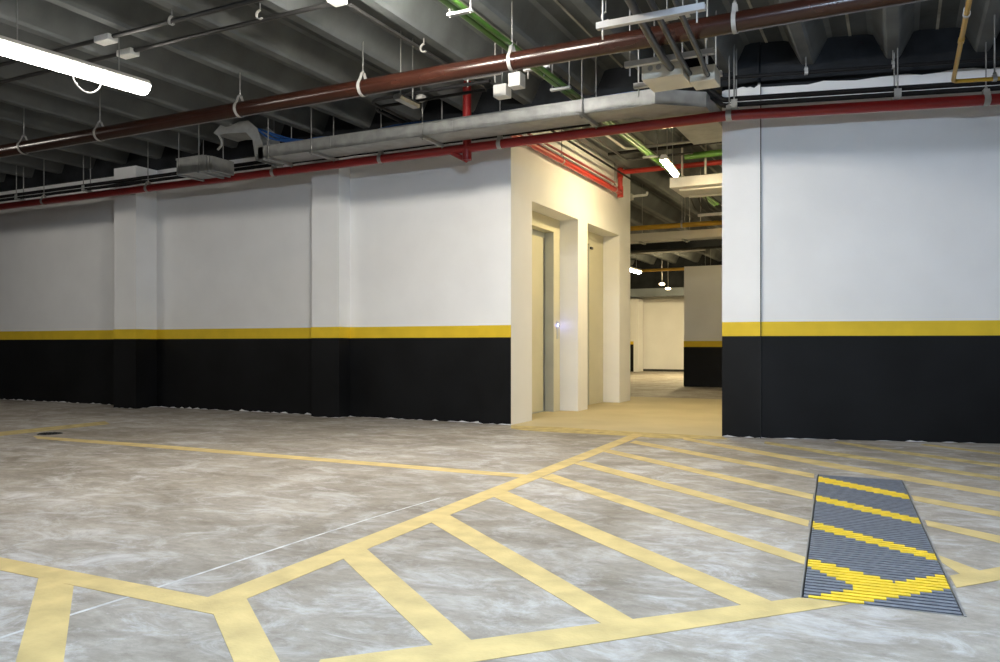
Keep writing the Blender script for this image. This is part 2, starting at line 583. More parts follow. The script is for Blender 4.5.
# corridor wall with the two lift recesses
RECX = -4.085
ZT = 2.55
mb = MB()
for y0, y1 in ((8.06, 8.48), (9.97, 10.33), (11.72, 12.27)):
    mb.box(RECX, y0, 0, PX, y1, ZT)
mb.box(RECX, 8.06, ZT, PX, 12.27, ZC)
mb.box(-6.4, 12.02, 0, RECX, 12.27, ZC)                  # return at the far end
mb.box(RECX - 0.3, 9.97, 0, RECX, 10.33, ZC)
mb.box(RECX - 0.3, 8.06, ZT, RECX, 12.02, ZC)
wall_corridor = struct(mb.build('wall_corridor_left', M_WHITE))


def lift_door(name, y0, y1, jamb_r, jamb_l):
    d = struct(bpy.data.objects.new(name, None))
    d.location = (RECX, (y0 + y1) / 2, 0)
    COL.objects.link(d)
    MB().box(-4.22, y1 - jamb_r, 0, RECX, y1, ZT).box(-4.22, y0, 0, RECX, y0 + jamb_l, ZT) \
        .box(-4.22, y0 + jamb_l, 2.37, RECX, y1 - jamb_r, ZT).build('door_frame', M_STEELDOOR, d, 0.004)
    MB().box(-4.215, y1 - jamb_r - 0.006, 0, RECX - 0.004, y1 - jamb_r, 2.364).build('reveal_lining', M_REVEAL, d)
    ya, yb = y0 + jamb_l, y1 - jamb_r - 0.006
    mid = (ya + yb) / 2
    MB().box(-4.26, mid - 0.02, 0.012, -4.225, yb - 0.015, 2.30).build('door_panel', M_STEELDOOR, d, 0.003)
    MB().box(-4.31, ya, 0.012, -4.275, mid + 0.03, 2.30).build('door_panel', M_STEELDOOR, d, 0.003)
    MB().box(-4.33, ya - 0.05, 2.30, -4.215, yb, 2.37).build('door_track', M_REVEAL, d)
    MB().box(-4.33, ya, 0, -4.2, yb, 0.010).build('door_sill', M_REVEAL, d)
    MB().box(-4.36, y0 - 0.02, 0, -4.34, y1 + 0.02, ZT).build('shaft_lining', M_DARK, d)
    return d


d1 = lift_door('door_1', 8.48, 9.97, 0.21, 0.12)
cp = MB().box(RECX, 9.845, 0.96, RECX + 0.008, 9.895, 1.20).build('call_panel', M_REVEAL, d1, 0.003)
MB().tube([(RECX + 0.008, 9.87, 1.145), (RECX + 0.013, 9.87, 1.145)], 0.014, 14).build('lit_call_button', M_LED, cp)
led = bpy.data.lights.new('call_button_light', 'POINT')
led.energy, led.color, led.shadow_soft_size = 0.13, (0.25, 0.3, 1.0), 0.012
lo = bpy.data.objects.new('call_button_light', led)
lo.location = (RECX + 0.035, 9.87, 1.145)
COL.objects.link(lo)
d2 = lift_door('door_2', 10.33, 11.72, 0.61, 0.06)
MB().box(RECX, 11.115, 2.29, RECX + 0.03, 11.20, 2.325).build('door_closer', M_CONDUIT, d2, 0.004)

# further walls seen through the corridor
wf = struct(MB().box(-4.09, 16.9, 0, -1.0, 17.2, 2.54).build('wall_middle', M_WHITE))
mb = MB().box(-4.094, 16.892, 0, -1.0, 16.9, 0.84)
mb.box(-4.098, 16.892, 0, -4.09, 17.2, 0.84).build('black_band', M_BLACK, wf)
mb = MB().box(-4.094, 16.89, 0.84, -1.0, 16.9, 0.965)
mb.box(-4.098, 16.89, 0.84, -4.09, 17.2, 0.965).build('yellow_band', M_YELLOW, wf)
ZFD = on_b(655, 288.5, 25.6).z
struct(MB().box(-13.0, 25.46, ZFD, -3.0, 25.94, ZC).build('ceiling_beam', M_BEAM))  # added dark block, stands in for the deep dark ceiling above the duct
wa = struct(MB().box(-14.0, 26.4, 0, -2.0, 26.6, ZC).build('wall_far', M_WHITE))
MB().box(-14.0, 26.37, 0, -2.0, 26.4, 0.07).build('baseboard_far', M_CONDUIT, wa)
MB().box(-14.0, 26.25, 2.40, -2.0, 26.4, 2.52).build('trim_far', M_ENAMEL, wa)
cf = struct(MB().box(-8.02, 25.6, 0, -7.72, 26.2, 2.40).build('wall_far_pillar', M_WHITE))
MB().box(-8.022, 25.59, 0, -7.87, 25.6, 0.9).build('black_band', M_BLACK, cf)
MB().box(-8.022, 25.588, 0.9, -7.87, 25.6, 1.0).build('yellow_band', M_YELLOW, cf)


# ------------------------------------------------------------------ drain grate in the floor
gr = thing('drain_grate', 'long blue-grey slatted steel drain grate crossed by bright yellow hatch paint', 'grate', gc)


def gp(s, t, z=0):
    """point of the grate at s across, t along (metres from its middle)"""
    a, c = 0.5 + s / GW, 0.5 + t / GL
    p = (G[0] * (1 - a) + G[1] * a) * (1 - c) + (G[3] * (1 - a) + G[2] * a) * c
    return Vector((p.x, p.y, z))


def gbox(mb, s0, t0, z0, s1, t1, z1, m=0):
    q = [gp(s0, t0), gp(s1, t0), gp(s1, t1), gp(s0, t1)]
    mb.prism([(p.x, p.y) for p in q], z0, z1, m)


# painted bands crossing the grate, as floor outlines
gbands = [[fl(*p) for p in q] for q in (
    [(799.5, 597.9), (945.5, 573.8), (953.5, 588.2), (830, 607.8), (790, 614)],
    [(803, 556.7), (806, 557.5), (893, 581.5), (862, 590), (804.2, 564.7)],
    [(808.5, 520.2), (938.5, 555.2), (942, 562.6), (807, 526.6)],
    [(812, 494.3), (924.5, 519.8), (926.5, 525.8), (811, 499.6)],
    [(815, 475.8), (910.5, 495.2), (914, 500.6), (814, 480.8)])]


def inside(p, poly):
    r = False
    n = len(poly)
    for i in range(n):
        a, c = poly[i], poly[i - 1]
        if (a.y > p.y) != (c.y > p.y) and p.x < (c.x - a.x) * (p.y - a.y) / (c.y - a.y) + a.x:
            r = not r
    return r


NS = 74
hl, hw = GL / 2 - 0.012, GW / 2 - 0.012
pitch = 2 * hl / NS
for i in range(NS):
    t0 = -hl + i * pitch + pitch * 0.16
    t1 = t0 + pitch * 0.62
    tm = (t0 + t1) / 2
    cells = 60
    cur, start = None, None
    mb = MB()
    for j in range(cells + 1):
        s = -hw + (j + 0.5) / cells * 2 * hw
        k2 = None if j == cells else int(any(inside(gp(s, tm), q) for q in gbands))
        if k2 != cur:
            if cur is not None:
                sa, sb = start, -hw + j / cells * 2 * hw
                gbox(mb, sa, t0, -0.028, sb, t1, 0.002, cur)
            cur, start = k2, -hw + j / cells * 2 * hw
    mb.build('slat', [M_GRATE, M_GRATEY], gr)
mb = MB()
gbox(mb, -GW / 2, -GL / 2, -0.04, -GW / 2 + 0.006, GL / 2, 0.002)
gbox(mb, GW / 2 - 0.008, -GL / 2, -0.04, GW / 2, GL / 2, 0.002)
gbox(mb, -GW / 2 + 0.006, -GL / 2, -0.04, GW / 2 - 0.008, -GL / 2 + 0.008, 0.001)
gbox(mb, -GW / 2 + 0.006, GL / 2 - 0.008, -0.04, GW / 2 - 0.008, GL / 2, 0.001)
mb.build('frame', M_ROD, gr)
mb = MB()
gbox(mb, -GW / 2, -GL / 2, -0.25, GW / 2, GL / 2, -0.24)
gbox(mb, -GW / 2, -GL / 2, -0.24, -GW / 2 + 0.004, GL / 2, -0.04)
gbox(mb, GW / 2 - 0.004, -GL / 2, -0.24, GW / 2, GL / 2, -0.04)
gbox(mb, -GW / 2 + 0.004, -GL / 2, -0.24, GW / 2 - 0.004, -GL / 2 + 0.004, -0.04)
gbox(mb, -GW / 2 + 0.004, GL / 2 - 0.004, -0.24, GW / 2 - 0.004, GL / 2, -0.04)
mb.build('channel', M_DARK, gr)

# small drain at the far left of the floor
dc = fl(50, 433.7)
dr = thing('floor_drain', 'small dark floor drain near the back bay lines on the left', 'drain', dc)
MB().lathe([(0.115, 0.0003), (0.115, 0.003), (0.105, 0.0045)], dc, 20).build('rim', M_CONDUIT, dr)
mb = MB()
for i in range(-3, 4):
    w = math.sqrt(0.10 ** 2 - (i * 0.027) ** 2)
    mb.box(dc.x - w, dc.y + i * 0.027 - 0.007, 0.0045, dc.x + w, dc.y + i * 0.027 + 0.007, 0.0065)
mb.build('grille', M_DARK, dr)

# ------------------------------------------------------------------ pipes


def pipe(name, label, cat, pts, r, mat, group=None, seg=16, bend=0.0):
    p = fillet(pts, bend) if bend else pts
    return tag(MB().tube(p, r, seg).build(name, mat), label, cat, group)


def ceil_z(x):
    """height of whatever is overhead at x: a rib or the slab"""
    k = (x + 0.77) / 0.714
    return ZR if abs(k - round(k)) * 0.714 < 0.05 else (ZC if abs(k - round(k)) * 0.714 > 0.20 else ZC - 0.06)


def hanger(label, c, r, d, group, top=None, mat=None, width=0.03, cat='pipe hanger'):
    """threaded rod from the ceiling with a pear-shaped strap round a pipe at c running along d"""
    c = Vector(c)
    d = Vector(d).normalized()
    side = Vector((d.y, -d.x, 0))
    top = top or ceil_z(c.x)
    h = thing('pipe_hanger', label, cat, (c.x, c.y, top), group)
    R = r + 0.004
    pts = []
    for a in range(-52, 233, 12):
        a = math.radians(a)
        pts.append(c + side * math.cos(a) * R - Vector((0, 0, 1)) * math.sin(a) * R)
    up = Vector((0, 0, R * 1.75))
    pts = [c + up + side * 0.014] + pts + [c + up - side * 0.014]
    st = MB().band(pts, d, width, 0.004).build('strap', mat or M_STRAP, h)
    mb = MB().tube([c + up + Vector((0, 0, -0.008)), (c.x, c.y, top + 0.002)], 0.006, 8)
    mb.build('rod', M_ROD, h)
    MB().tube([c + up + Vector((0, 0, -0.004)), c + up + Vector((0, 0, 0.014))], 0.013, 6).build('nut', M_ROD, st)
    return h


# the thick brown pipe across the ceiling
BB, BZ = 5.80, 3.16
pipe('steel_pipe', 'thick dark brown steel pipe crossing the whole ceiling in front of the duct', 'pipe',
     [(XL + 0.3, BB, BZ), (XR - 0.3, BB, BZ)], 0.072, M_BROWN, seg=24)
for lab, u in (('pear-shaped pale strap on the brown pipe at the left edge of the photo', 24), ('pale strap on the brown pipe just beyond the end of the big lit lamp', 100),
               ('pale strap on the brown pipe above the arched left end of the galvanised duct', 240),
               ('pale strap on the brown pipe between arched duct end and green pipes', 363),
               ('pale strap on the brown pipe where the green pipes pass above it', 512),
               ('pale strap on the brown pipe to the right of the hanging cream box', 735)):
    hanger(lab, (x_at(u, BB), BB, BZ), 0.072, (1, 0, 0), 'straps on the brown pipe')

# red fire pipe along both walls
FB, FZ = 7.55, 3.00
kink = Vector((x_at(727, FB), FB, FZ))
fp = thing('fire_pipe', 'long red fire pipe running along the white walls below the black pipes', 'pipe', kink)
end_r = kink + RDIR * 8.2
MB().tube([(XL + 0.3, FB, FZ), kink, end_r], 0.048, 18).build('pipe_run', M_RED, fp)
tx = x_at(467, FB)
MB().tube(fillet([(tx + 0.0, FB, FZ), (tx, FB, FZ - 0.13), ], 0.03), 0.05, 14).tube([(tx - 0.22, FB, FZ - 0.01), (tx, FB, FZ - 0.13)], 0.028, 10) \
    .build('elbow', M_RED, fp)
MB().tube([(tx, FB, FZ + 0.02), (tx, FB, ZC - 0.02)], 0.046, 14).build('riser', M_RED, fp)
gF = 'clamps on the red fire pipe'
for lab, u in (('steel clamp on the red fire pipe near the left edge of the photo', 44),
               ('steel clamp on the red fire pipe in front of the leftmost wall pillar', 148),
               ('steel clamp on the red fire pipe under the left end of the duct', 274),
               ('steel clamp on the red fire pipe just right of the second wall pillar', 381),
               ('steel clamp on the red fire pipe close to the white corridor corner', 500)):
    hanger(lab, (x_at(u, FB), FB, FZ), 0.048, (1, 0, 0), gF, width=0.045)
hanger('steel clamp on the red fire pipe at the edge of the right wall', kink + Vector((0.02, 0, 0)), 0.048, (1, 0, 0), gF, width=0.05)


def along_right(u, base):
    """point on the vertical plane through base along the right wall, seen at column u"""
    d = ray(u, 345)
    # solve k*d.xy = base + s*RDIR
    det = d.x * (-RDIR.y) + d.y * RDIR.x
    s = (d.x * base.y - d.y * base.x) / (d.y * RDIR.x - d.x * RDIR.y)
    return base + RDIR * s


hanger('steel clamp on the red fire pipe near the yellow gas pipe', along_right(986, kink), 0.048, RDIR, gF, width=0.05)

# pair of black pipes over the red one
gB = 'pair of black pipes above the red fire pipe'
BPB = 7.60
for z, r, lab in ((3.16, 0.024, 'upper black pipe of the pair above the red fire pipe'),
                  (3.107, 0.022, 'lower black pipe of the pair above the red fire pipe')):
    kk = Vector((x_at(733, BPB), BPB, z))
    pipe('water_pipe', lab, 'pipe', fillet([(XL + 0.3, BPB, z + 0.012), (x_at(596, BPB), BPB, z), (x_at(608, BPB), BPB, z + 0.165), (x_at(704, BPB), BPB, z + 0.165),
         (x_at(723, BPB), BPB, z), kk], 0.05) + [kk + RDIR * 8.1], r, M_PIPEBLACK, gB)
k3 = Vector((x_at(733, 7.6), 7.6, 3.36))
pipe('conduit', 'thin black conduit over the right wall, above the pair of black pipes', 'conduit',
     [(x_at(690, 7.55), 7.55, 3.345), k3, k3 + RDIR * 8.1], 0.017, M_PIPEBLACK)


def bracket(label, c, d, z0, group, top=None):
    """twin rods and a channel carrying the black pipes"""
    d = Vector(d).normalized()
    side = Vector((d.y, -d.x, 0))
    c = Vector((c.x, c.y, 0))
    top = top or ceil_z(c.x)
    h = thing('pipe_bracket', label, 'pipe bracket', (c.x, c.y, top), group)
    for s in (-1, 1):
        q = c + side * 0.055 * s
        MB().tube([q + Vector((0, 0, z0 - 0.03)), q + Vector((0, 0, top + 0.002))], 0.007, 8).build('rod', M_ROD, h)
    p = c - side * 0.075 - d * 0.022 + Vector((0, 0, z0 - 0.022))
    MB().obox(p, side * 0.15, d * 0.044, (0, 0, 0.022)).build('channel', M_GALV, h, 0.003)
    MB().obox(c + side * 0.06 - d * 0.03 + Vector((0, 0, z0 - 0.028)), side * 0.008, d * 0.06, (0, 0, 0.085)).build('plate', M_GALV, h, 0.002)
    return h


kk = Vector((x_at(733, BPB), BPB, 0))
gK = 'brackets under the pair of black pipes'
bracket('galvanised bracket under the black pipes at the edge of the right wall', kk + RDIR * 0.02, (1, 0, 0), 3.084, gK)
bracket('galvanised bracket under the black pipes in the middle of the right wall', along_right(896, kk), RDIR, 3.084, gK)
bracket('galvanised bracket under the black pipes near the left edge of the photo', Vector((x_at(20, BPB), BPB, 0)), (1, 0, 0), 3.098, gK)
bracket('galvanised bracket under the black pipes left of the leftmost wall pillar', Vector((x_at(87, BPB), BPB, 0)), (1, 0, 0), 3.098, gK)
cc = along_right(806, k3)
hanger('small white clip holding the thin black conduit below a ceiling rib', cc, 0.018, RDIR, 'clips on the thin black conduit', width=0.03)
cc = along_right(893, k3)
hanger('small white clip holding the thin black conduit above the middle bracket', cc, 0.018, RDIR, 'clips on the thin black conduit', width=0.02)

# yellow gas pipe at the top right
yc = on_b(953, 81.5, 7.36)
yg = thing('gas_pipe', 'thin yellow gas pipe turning along the right wall at the top right', 'pipe', yc)
p0 = Vector((yc.x, 1.5, yc.z))
MB().tube(fillet([p0, yc, yc + RDIR * 5.5], 0.05), 0.016, 14).build('pipe_run', M_YPIPE, yg)
MB().tube([Vector((yc.x, yc.y - 1.0, yc.z)), Vector((yc.x, yc.y - 0.93, yc.z))], 0.021, 12).build('coupling', M_YPIPE, yg)
cc = yc + RDIR * 0.30
hanger('small clip holding the yellow gas pipe beside the red pipe clamp', cc, 0.016, RDIR, 'clips on the yellow gas pipe', width=0.03)
hanger('small clip holding the yellow gas pipe where it runs overhead', (yc.x, 5.9, yc.z), 0.016, (0, 1, 0), 'clips on the yellow gas pipe', width=0.03)

# green pipes running into the depth
gG = 'green pipes running towards the corridor'
for dx, dz, r, lab in ((-2.86, 3.30, 0.026, 'left green pipe passing over the brown pipe into the corridor'),
                       (-2.81, 3.305, 0.022, 'right green pipe passing over the brown pipe into the corridor')):
    pipe('conduit', lab, 'conduit', [(dx, 0.5, dz), (dx, 14.0, dz)], r, M_GREEN, gG)


def clip(label, x, y, z, w, group, n=2):
    """flat channel with rods carrying pipes that run along y"""
    t = thing('pipe_bracket', label, 'pipe bracket', (x, y, ZC), group)
    MB().box(x - w / 2, y - 0.02, z - 0.022, x + w / 2, y + 0.02, z).build('channel', M_GALV, t, 0.002)
    for s in (-1, 1):
        xx = x + s * (w / 2 - 0.015)
        MB().tube([(xx, y, z - 0.03), (xx, y, ceil_z(xx) + 0.002)], 0.005, 8).build('rod', M_ROD, t)
    return t


for y, lab in ((5.75 - 0.75, 'small bracket under the green pipes in front of the brown pipe'), (6.9, 'small bracket under the green pipes behind the brown pipe'),
               (9.9, 'small bracket under the green pipes inside the corridor')):
    clip(lab, -2.82, y, 3.272, 0.20, 'brackets under the green pipes')

# ------------------------------------------------------------------ galvanised cable duct
DB, DW, DZ0, DZ1 = 7.12, 0.34, 3.065, 3.205
duct = thing('cable_duct', 'long galvanised cable duct with an arched left end and angled right bend', 'duct', (x_at(450, DB), DB, DZ0))
xa, xb = x_at(258, DB), x_at(655, DB)
xc = RX0 - 0.26


def channel_run(poly, z0, z1, th=0.006):
    """an open-topped tray: bottom and two sides along a chain of (left, right) floor points"""
    mb = MB()
    for (l0, r0), (l1, r1) in zip(poly, poly[1:]):
        l0, r0, l1, r1 = [Vector((p[0], p[1], 0)) for p in (l0, r0, l1, r1)]
        mb.add([q + Vector((0, 0, z)) for z in (z0, z0 + th) for q in (l0, r0, r1, l1)],
               [(0, 3, 2, 1), (4, 5, 6, 7), (0, 1, 5, 4), (1, 2, 6, 5), (2, 3, 7, 6), (3, 0, 4, 7)])
        for a, c, o1, o2 in ((l0, l1, r0, r1), (r0, r1, l0, l1)):
            i0, i1 = (o1 - a).normalized() * th, (o2 - c).normalized() * th
            mb.add([q + Vector((0, 0, z)) for z in (z0 + th, z1) for q in (a, a + i0, c + i1, c)],
                   [(0, 3, 2, 1), (4, 5, 6, 7), (0, 1, 5, 4), (1, 2, 6, 5), (2, 3, 7, 6), (3, 0, 4, 7)])
    return mb


x1 = x_at(705, DB + 0.25)
run = [((xa, DB + DW), (xa, DB)), ((xb - 0.28, DB + DW), (xb, DB)), ((x1 - 0.42, 7.90), (x1, DB + 0.30)), ((x1 - 0.42, 8.75), (x1, 8.75))]
channel_run(run, DZ0, DZ1).build('tray', M_GALV, duct)
# lips along the top edge and joint sleeves
mb = MB()
mb.box(xa, DB - 0.008, DZ1 - 0.012, xb, DB, DZ1)
for u in (330, 452, 560):
    xx = x_at(u, DB)
    mb.box(xx - 0.008, DB - 0.004, DZ0, xx + 0.008, DB, DZ1 - 0.012)
mb.build('lip', M_GALV, duct)
# the arched end: a tray profile in the plane of the duct, both cheeks and a bent back
prof_o = [(263, 145), (257, 128), (248, 120.5), (239, 121.5), (233, 124.5), (222, 123), (213.5, 133)]
prof_i = [(217, 135.5), (225, 133.5), (246, 132.5), (252.5, 140), (255.5, 160.5), (263, 161)]
for y in (DB, DB + DW - 0.006):
    MB().sweep_profile([on_b(u, v, DB) * 1.0 + Vector((0, y - DB, 0)) for u, v in prof_o + prof_i], (0, 0.006, 0)).build('arch_cheek', M_GALV, duct)
mb = MB()
pi = [on_b(u, v, DB) for u, v in prof_i[:-1]]
for a, c in zip(pi, pi[1:]):
    mb.add([a + Vector((0, 0.006, 0)), c + Vector((0, 0.006, 0)), c + Vector((0, DW - 0.006, 0)), a + Vector((0, DW - 0.006, 0)),
            a + Vector((0, 0.006, 0.005)), c + Vector((0, 0.006, 0.005)), c + Vector((0, DW - 0.006, 0.005)), a + Vector((0, DW - 0.006, 0.005))],
           [(0, 3, 2, 1), (4, 5, 6, 7), (0, 1, 5, 4), (1, 2, 6, 5), (2, 3, 7, 6), (3, 0, 4, 7)])
mb.build('arch_bottom', M_GALV, duct)
gD = 'angle brackets carrying the galvanised duct'
for lab, u in (('angle bracket under the galvanised duct near its arched end', 270), ('angle bracket under the galvanised duct left of the second wall pillar', 313),
               ('angle bracket under the galvanised duct left of the red riser', 424), ('angle bracket under the galvanised duct over the corridor corner', 583)):
    xx = x_at(u, DB)
    t = thing('duct_bracket', lab, 'bracket', (xx, DB, ZC), gD)
    MB().box(xx - 0.018, DB - 0.05, DZ0 - 0.036, xx + 0.018, DB + DW + 0.04, DZ0 - 0.001).build('arm', M_GALV, t, 0.003)
    for y in (DB - 0.03, DB + DW + 0.025):
        MB().tube([(xx, y, DZ0 - 0.05), (xx, y, ceil_z(xx) + 0.002)], 0.007, 8).build('rod', M_ROD, t)
# blue cables lying in the duct
gC = 'blue cables lying in the galvanised duct'
labs = ['blue cable nearest the front edge of the galvanised duct', 'blue cable in the middle of the galvanised duct', 'blue cable along the back of the galvanised duct']
ends = [on_b(244, 131, DB), on_b(241, 130, DB), on_b(238, 130, DB)]
for i in range(3):
    pts = []
    y = DB + 0.05 + i * 0.09
    pts.append(Vector((ends[i].x - 0.1, y, ends[i].z + 0.02)))
    pts.append(Vector((ends[i].x + 0.12, y, ends[i].z + 0.05)))
    pts.append(Vector((xa + 0.10 + 0.10 * i, y, DZ1 + 0.10)))
    xs = xa + 0.5 + 0.2 * i
    while xs < xb - 0.4:
        pts.append(Vector((xs, y + random.uniform(-0.03, 0.03), DZ1 + random.uniform(-0.02, 0.028))))
        xs += random.uniform(0.25, 0.5)
    pts += [Vector((xb - 0.15, y + 0.02, DZ1 + 0.02)), Vector((x1 - 0.25, 7.8 + i * 0.05, DZ1)), Vector((x1 - 0.12 - 0.09 * i, 8.7, DZ1 - 0.03))]
    pipe('cable', labs[i], 'cable', pts, 0.011, M_BLUE, gC, 8, 0.12)

# the boxy galvanised trunking left of the arched end
t0, t1 = on_b(176.5, 160, DB), on_b(236, 153, DB)
zb0, zb1 = 3.005, 3.20
tr = thing('cable_trunking', 'short closed galvanised trunking box left of the arched duct end', 'trunking', (t0.x, DB, zb0))
w2 = x_at(212, DB) - t0.x - 0.14
MB().box(t0.x, DB, zb0, t0.x + w2, DB + 0.36, zb1).build('body', M_GALV, tr, 0.004)
mb = MB()
for i, s in enumerate((0.0, 0.055, 0.11)):
    mb.box(t0.x + w2 + s, DB + 0.0, zb0 - 0.02 * (i % 2), t0.x + w2 + s + 0.03, DB + 0.36, zb1 - 0.012 * i)
mb.box(t0.x + w2 - 0.01, DB + 0.02, zb0 + 0.012, t0.x + w2 + 0.13, DB + 0.34, zb1 - 0.03)
mb.build('flange', M_GALV, tr, 0.003)
MB().box(t0.x - 0.004, DB - 0.008, zb1 - 0.02, t0.x + w2, DB - 0.0005, zb1 + 0.004).build('lid_edge', M_GALV, tr)
for xx in (t0.x + 0.06, t0.x + w2 - 0.06):
    for yy in (DB - 0.018, DB + 0.374):
        MB().tube([(xx, yy, zb0 - 0.02), (xx, yy, ceil_z(xx) + 0.002)], 0.006, 8).build('rod', M_ROD, tr)
for xx in (t0.x + 0.06, t0.x + w2 - 0.06):
    MB().box(xx - 0.015, DB - 0.03, zb0 - 0.022, xx + 0.015, DB + 0.378, zb0).build('cradle', M_GALV, tr)
pc = on_b(219, 136, DB)
pipe('cable', 'pale hooked cable hanging from the tip of the arched duct end', 'cable',
     [pc, pc + Vector((0.05, -0.01, -0.05)), pc + Vector((0.06, -0.01, -0.12)), pc + Vector((0.0, -0.02, -0.17))], 0.014, M_STRAP, None, 10, 0.05)


# ------------------------------------------------------------------ lamps


def lamp(label, x, y0, y1, z, mat, w=0.15, group=None, cable=False, along_x=False, wrap=0.0):
    """enclosed fluorescent luminaire running along y (or along x, then x, y0 and y1 swap roles)"""
    def P(a, l, c):
        return Vector((l, x + a, c)) if along_x else Vector((x + a, l, c))
    mid = P(0, (y0 + y1) / 2, ZC)
    t = thing('fluorescent_lamp', label, 'lamp', mid, group)
    hw = w / 2
    run = P(0, y1 - y0, 0) - P(0, 0, 0)
    hs = 0.9 if wrap else 1.0
    pr = [(-hw * hs, 0), (-hw * 0.98 * hs, 0.028), (-hw * 0.55, 0.062), (hw * 0.55, 0.062), (hw * 0.98 * hs, 0.028), (hw * hs, 0)]
    MB().sweep_profile([P(a, y0, z + c) for a, c in pr], run).build('housing', M_ENAMEL, t)
    arc = []
    for k in range(13):
        a = -wrap + (math.pi + 2 * wrap) * k / 12
        arc.append((hw * (0.86 + 0.16 * (wrap > 0)) * math.cos(a), -hw * 0.72 * math.sin(a)))
    MB().sweep_profile([P(a, y0 + 0.012, z - 0.001 + c) for a, c in arc], run * ((y1 - y0 - 0.024) / (y1 - y0)), 0, True).build('diffuser', mat, t)
    for l in (y0 + 0.25, y1 - 0.25):
        q = P(0, l, z + 0.05)
        MB().tube([q, (q.x, q.y, ceil_z(q.x) + 0.002)], 0.005, 8).build('rod', M_ROD, t)
    if cable:
        yy = y1 - 0.55
        pts = []
        for k in range(13):
            a = math.pi * k / 12
            pts.append((x + hw * 0.4, yy - 0.14 * math.cos(a), z + 0.01 - 0.20 * math.sin(a)))
        MB().tube(pts, 0.006, 8).build('flex', M_WCABLE, t)
    return t


gL = 'fluorescent lamps over the parking bays'
lamp('large brightly lit fluorescent lamp hanging at the top left', -6.04, 3.60, 4.93, 3.15, M_TUBE_LEFT, 0.18, gL, True, False, 0.2).rotation_euler = (0, 0, -0.115)
gO = 'unseen lamps lighting the bays'
for y, x0, m in ((4.5, -3.7, M_TUBE_MILD), (4.25, 0.05, M_TUBE), (4.25, 3.3, M_TUBE), (4.25, -11.5, M_SIDE_FILL), (0.9, -0.8, M_FLASH_FILL)):  # side lamp added to lift the left wall, near lamp stands in for flash
    lamp('unseen lamp over the bays, placed to light walls and floor', y, x0, x0 + 1.25, 3.40, m, 0.17, gO, False, True)
lamp('small lit fluorescent lamp inside the corridor, before the grey box', -2.595, 9.52, 10.44, 3.12, M_TUBE_HALL, 0.10, 'fluorescent lamps beyond the corridor mouth').rotation_euler = (0, 0, 0.092)
lamp('lit fluorescent lamp far beyond the corridor, over the far wall', -6.12, 18.6, 20.4, 2.80, M_TUBE_MID, 0.16, 'fluorescent lamps beyond the corridor mouth')
gO2 = 'unseen lamps added behind the walls'
for x, y, m in ((-2.2, 13.6, M_TUBE_MID), (-4.8, 22.0, M_FAR_FILL)):  # both added as hidden fill for the space beyond the corridor
    lamp('unseen lamp added behind a wall to brighten the far end', x, y, y + 1.2, 2.95, m, 0.17, gO2)

# thin conduits with boxes at the top left
gT = 'thin conduits across the ceiling at the top left'
p1, p2 = at_z(106, 38, 3.44), at_z(128, 52, 3.44)
for p, lab in ((p1, 'upper of the two thin conduits passing over the big lit lamp'), (p2, 'lower of the two thin conduits passing over the big lit lamp')):
    xe = at_z(337, 2, 3.42).x - 0.055 if p is p2 else at_z(362, -10, 3.44).x
    pipe('conduit', lab, 'conduit', [(XL + 0.3, p.y, 3.44), (xe, p.y, 3.44)], 0.019, M_CONDUIT, gT, 10)
    tag(MB().box(p.x - 0.09, p.y - 0.05, 3.40, p.x + 0.09, p.y + 0.05, 3.455).build('junction_box', M_ENAMEL, None, 0.008),
        'small white junction box on the ' + lab.split(' of')[0] + ' thin conduit at the top left', 'junction box', 'small boxes on the thin conduits')
pj = at_z(337, 2, 3.42)
jb = thing('junction_box', 'white junction box where the thin conduits end at the top edge', 'junction box', (pj.x, pj.y, 3.42))
MB().box(pj.x - 0.05, pj.y - 0.06, 3.405, pj.x + 0.06, pj.y + 0.05, 3.465).build('body', M_ENAMEL, jb, 0.008)
MB().tube([(pj.x, pj.y, 3.46), (pj.x, pj.y, ZC)], 0.008, 8).build('rod', M_ROD, jb)
pipe('conduit', 'thin dark conduit running back from the white box at the top edge', 'conduit',
     [(pj.x + 0.04, pj.y + 0.10, 3.43), (pj.x + 0.04, 7.0, 3.43)], 0.015, M_CONDUIT, None, 10)


def hook(label, p, group='empty hooks under the ceiling'):
    x, y, z = p
    t = thing('pipe_hook', label, 'hook', (x, y, ZC), group)
    MB().tube([(x, y, z), (x, y, ceil_z(x) + 0.002)], 0.005, 8).build('rod', M_ROD, t)
    pts = []
    for k in range(9):
        a = math.pi * (0.5 + k / 8 * 1.2)
        pts.append(Vector((x + 0.035 * math.cos(a), y, z - 0.035 + 0.035 * math.sin(a))))
    MB().band(pts, (0, 1, 0), 0.022, 0.006).build('hook_strap', M_STRAP, t)


for lab, u, v in (('empty pale hook under the ceiling above the second wall pillar', 424, 44),
                  ('empty pale hook under the ceiling left of the long white channel', 606, 12),
                  ('empty pale hook on a rod between the two thin conduits', 260, 10),
                  ('empty pale hook on the upper thin conduit at the top left', 172, 16)):
    q = at_z(u, v, 3.45)
    hook(lab, (q.x, q.y, 3.45))

# ------------------------------------------------------------------ channels, conduits and the hanging box
gU = 'white channels hung from the ceiling beside the cream box'


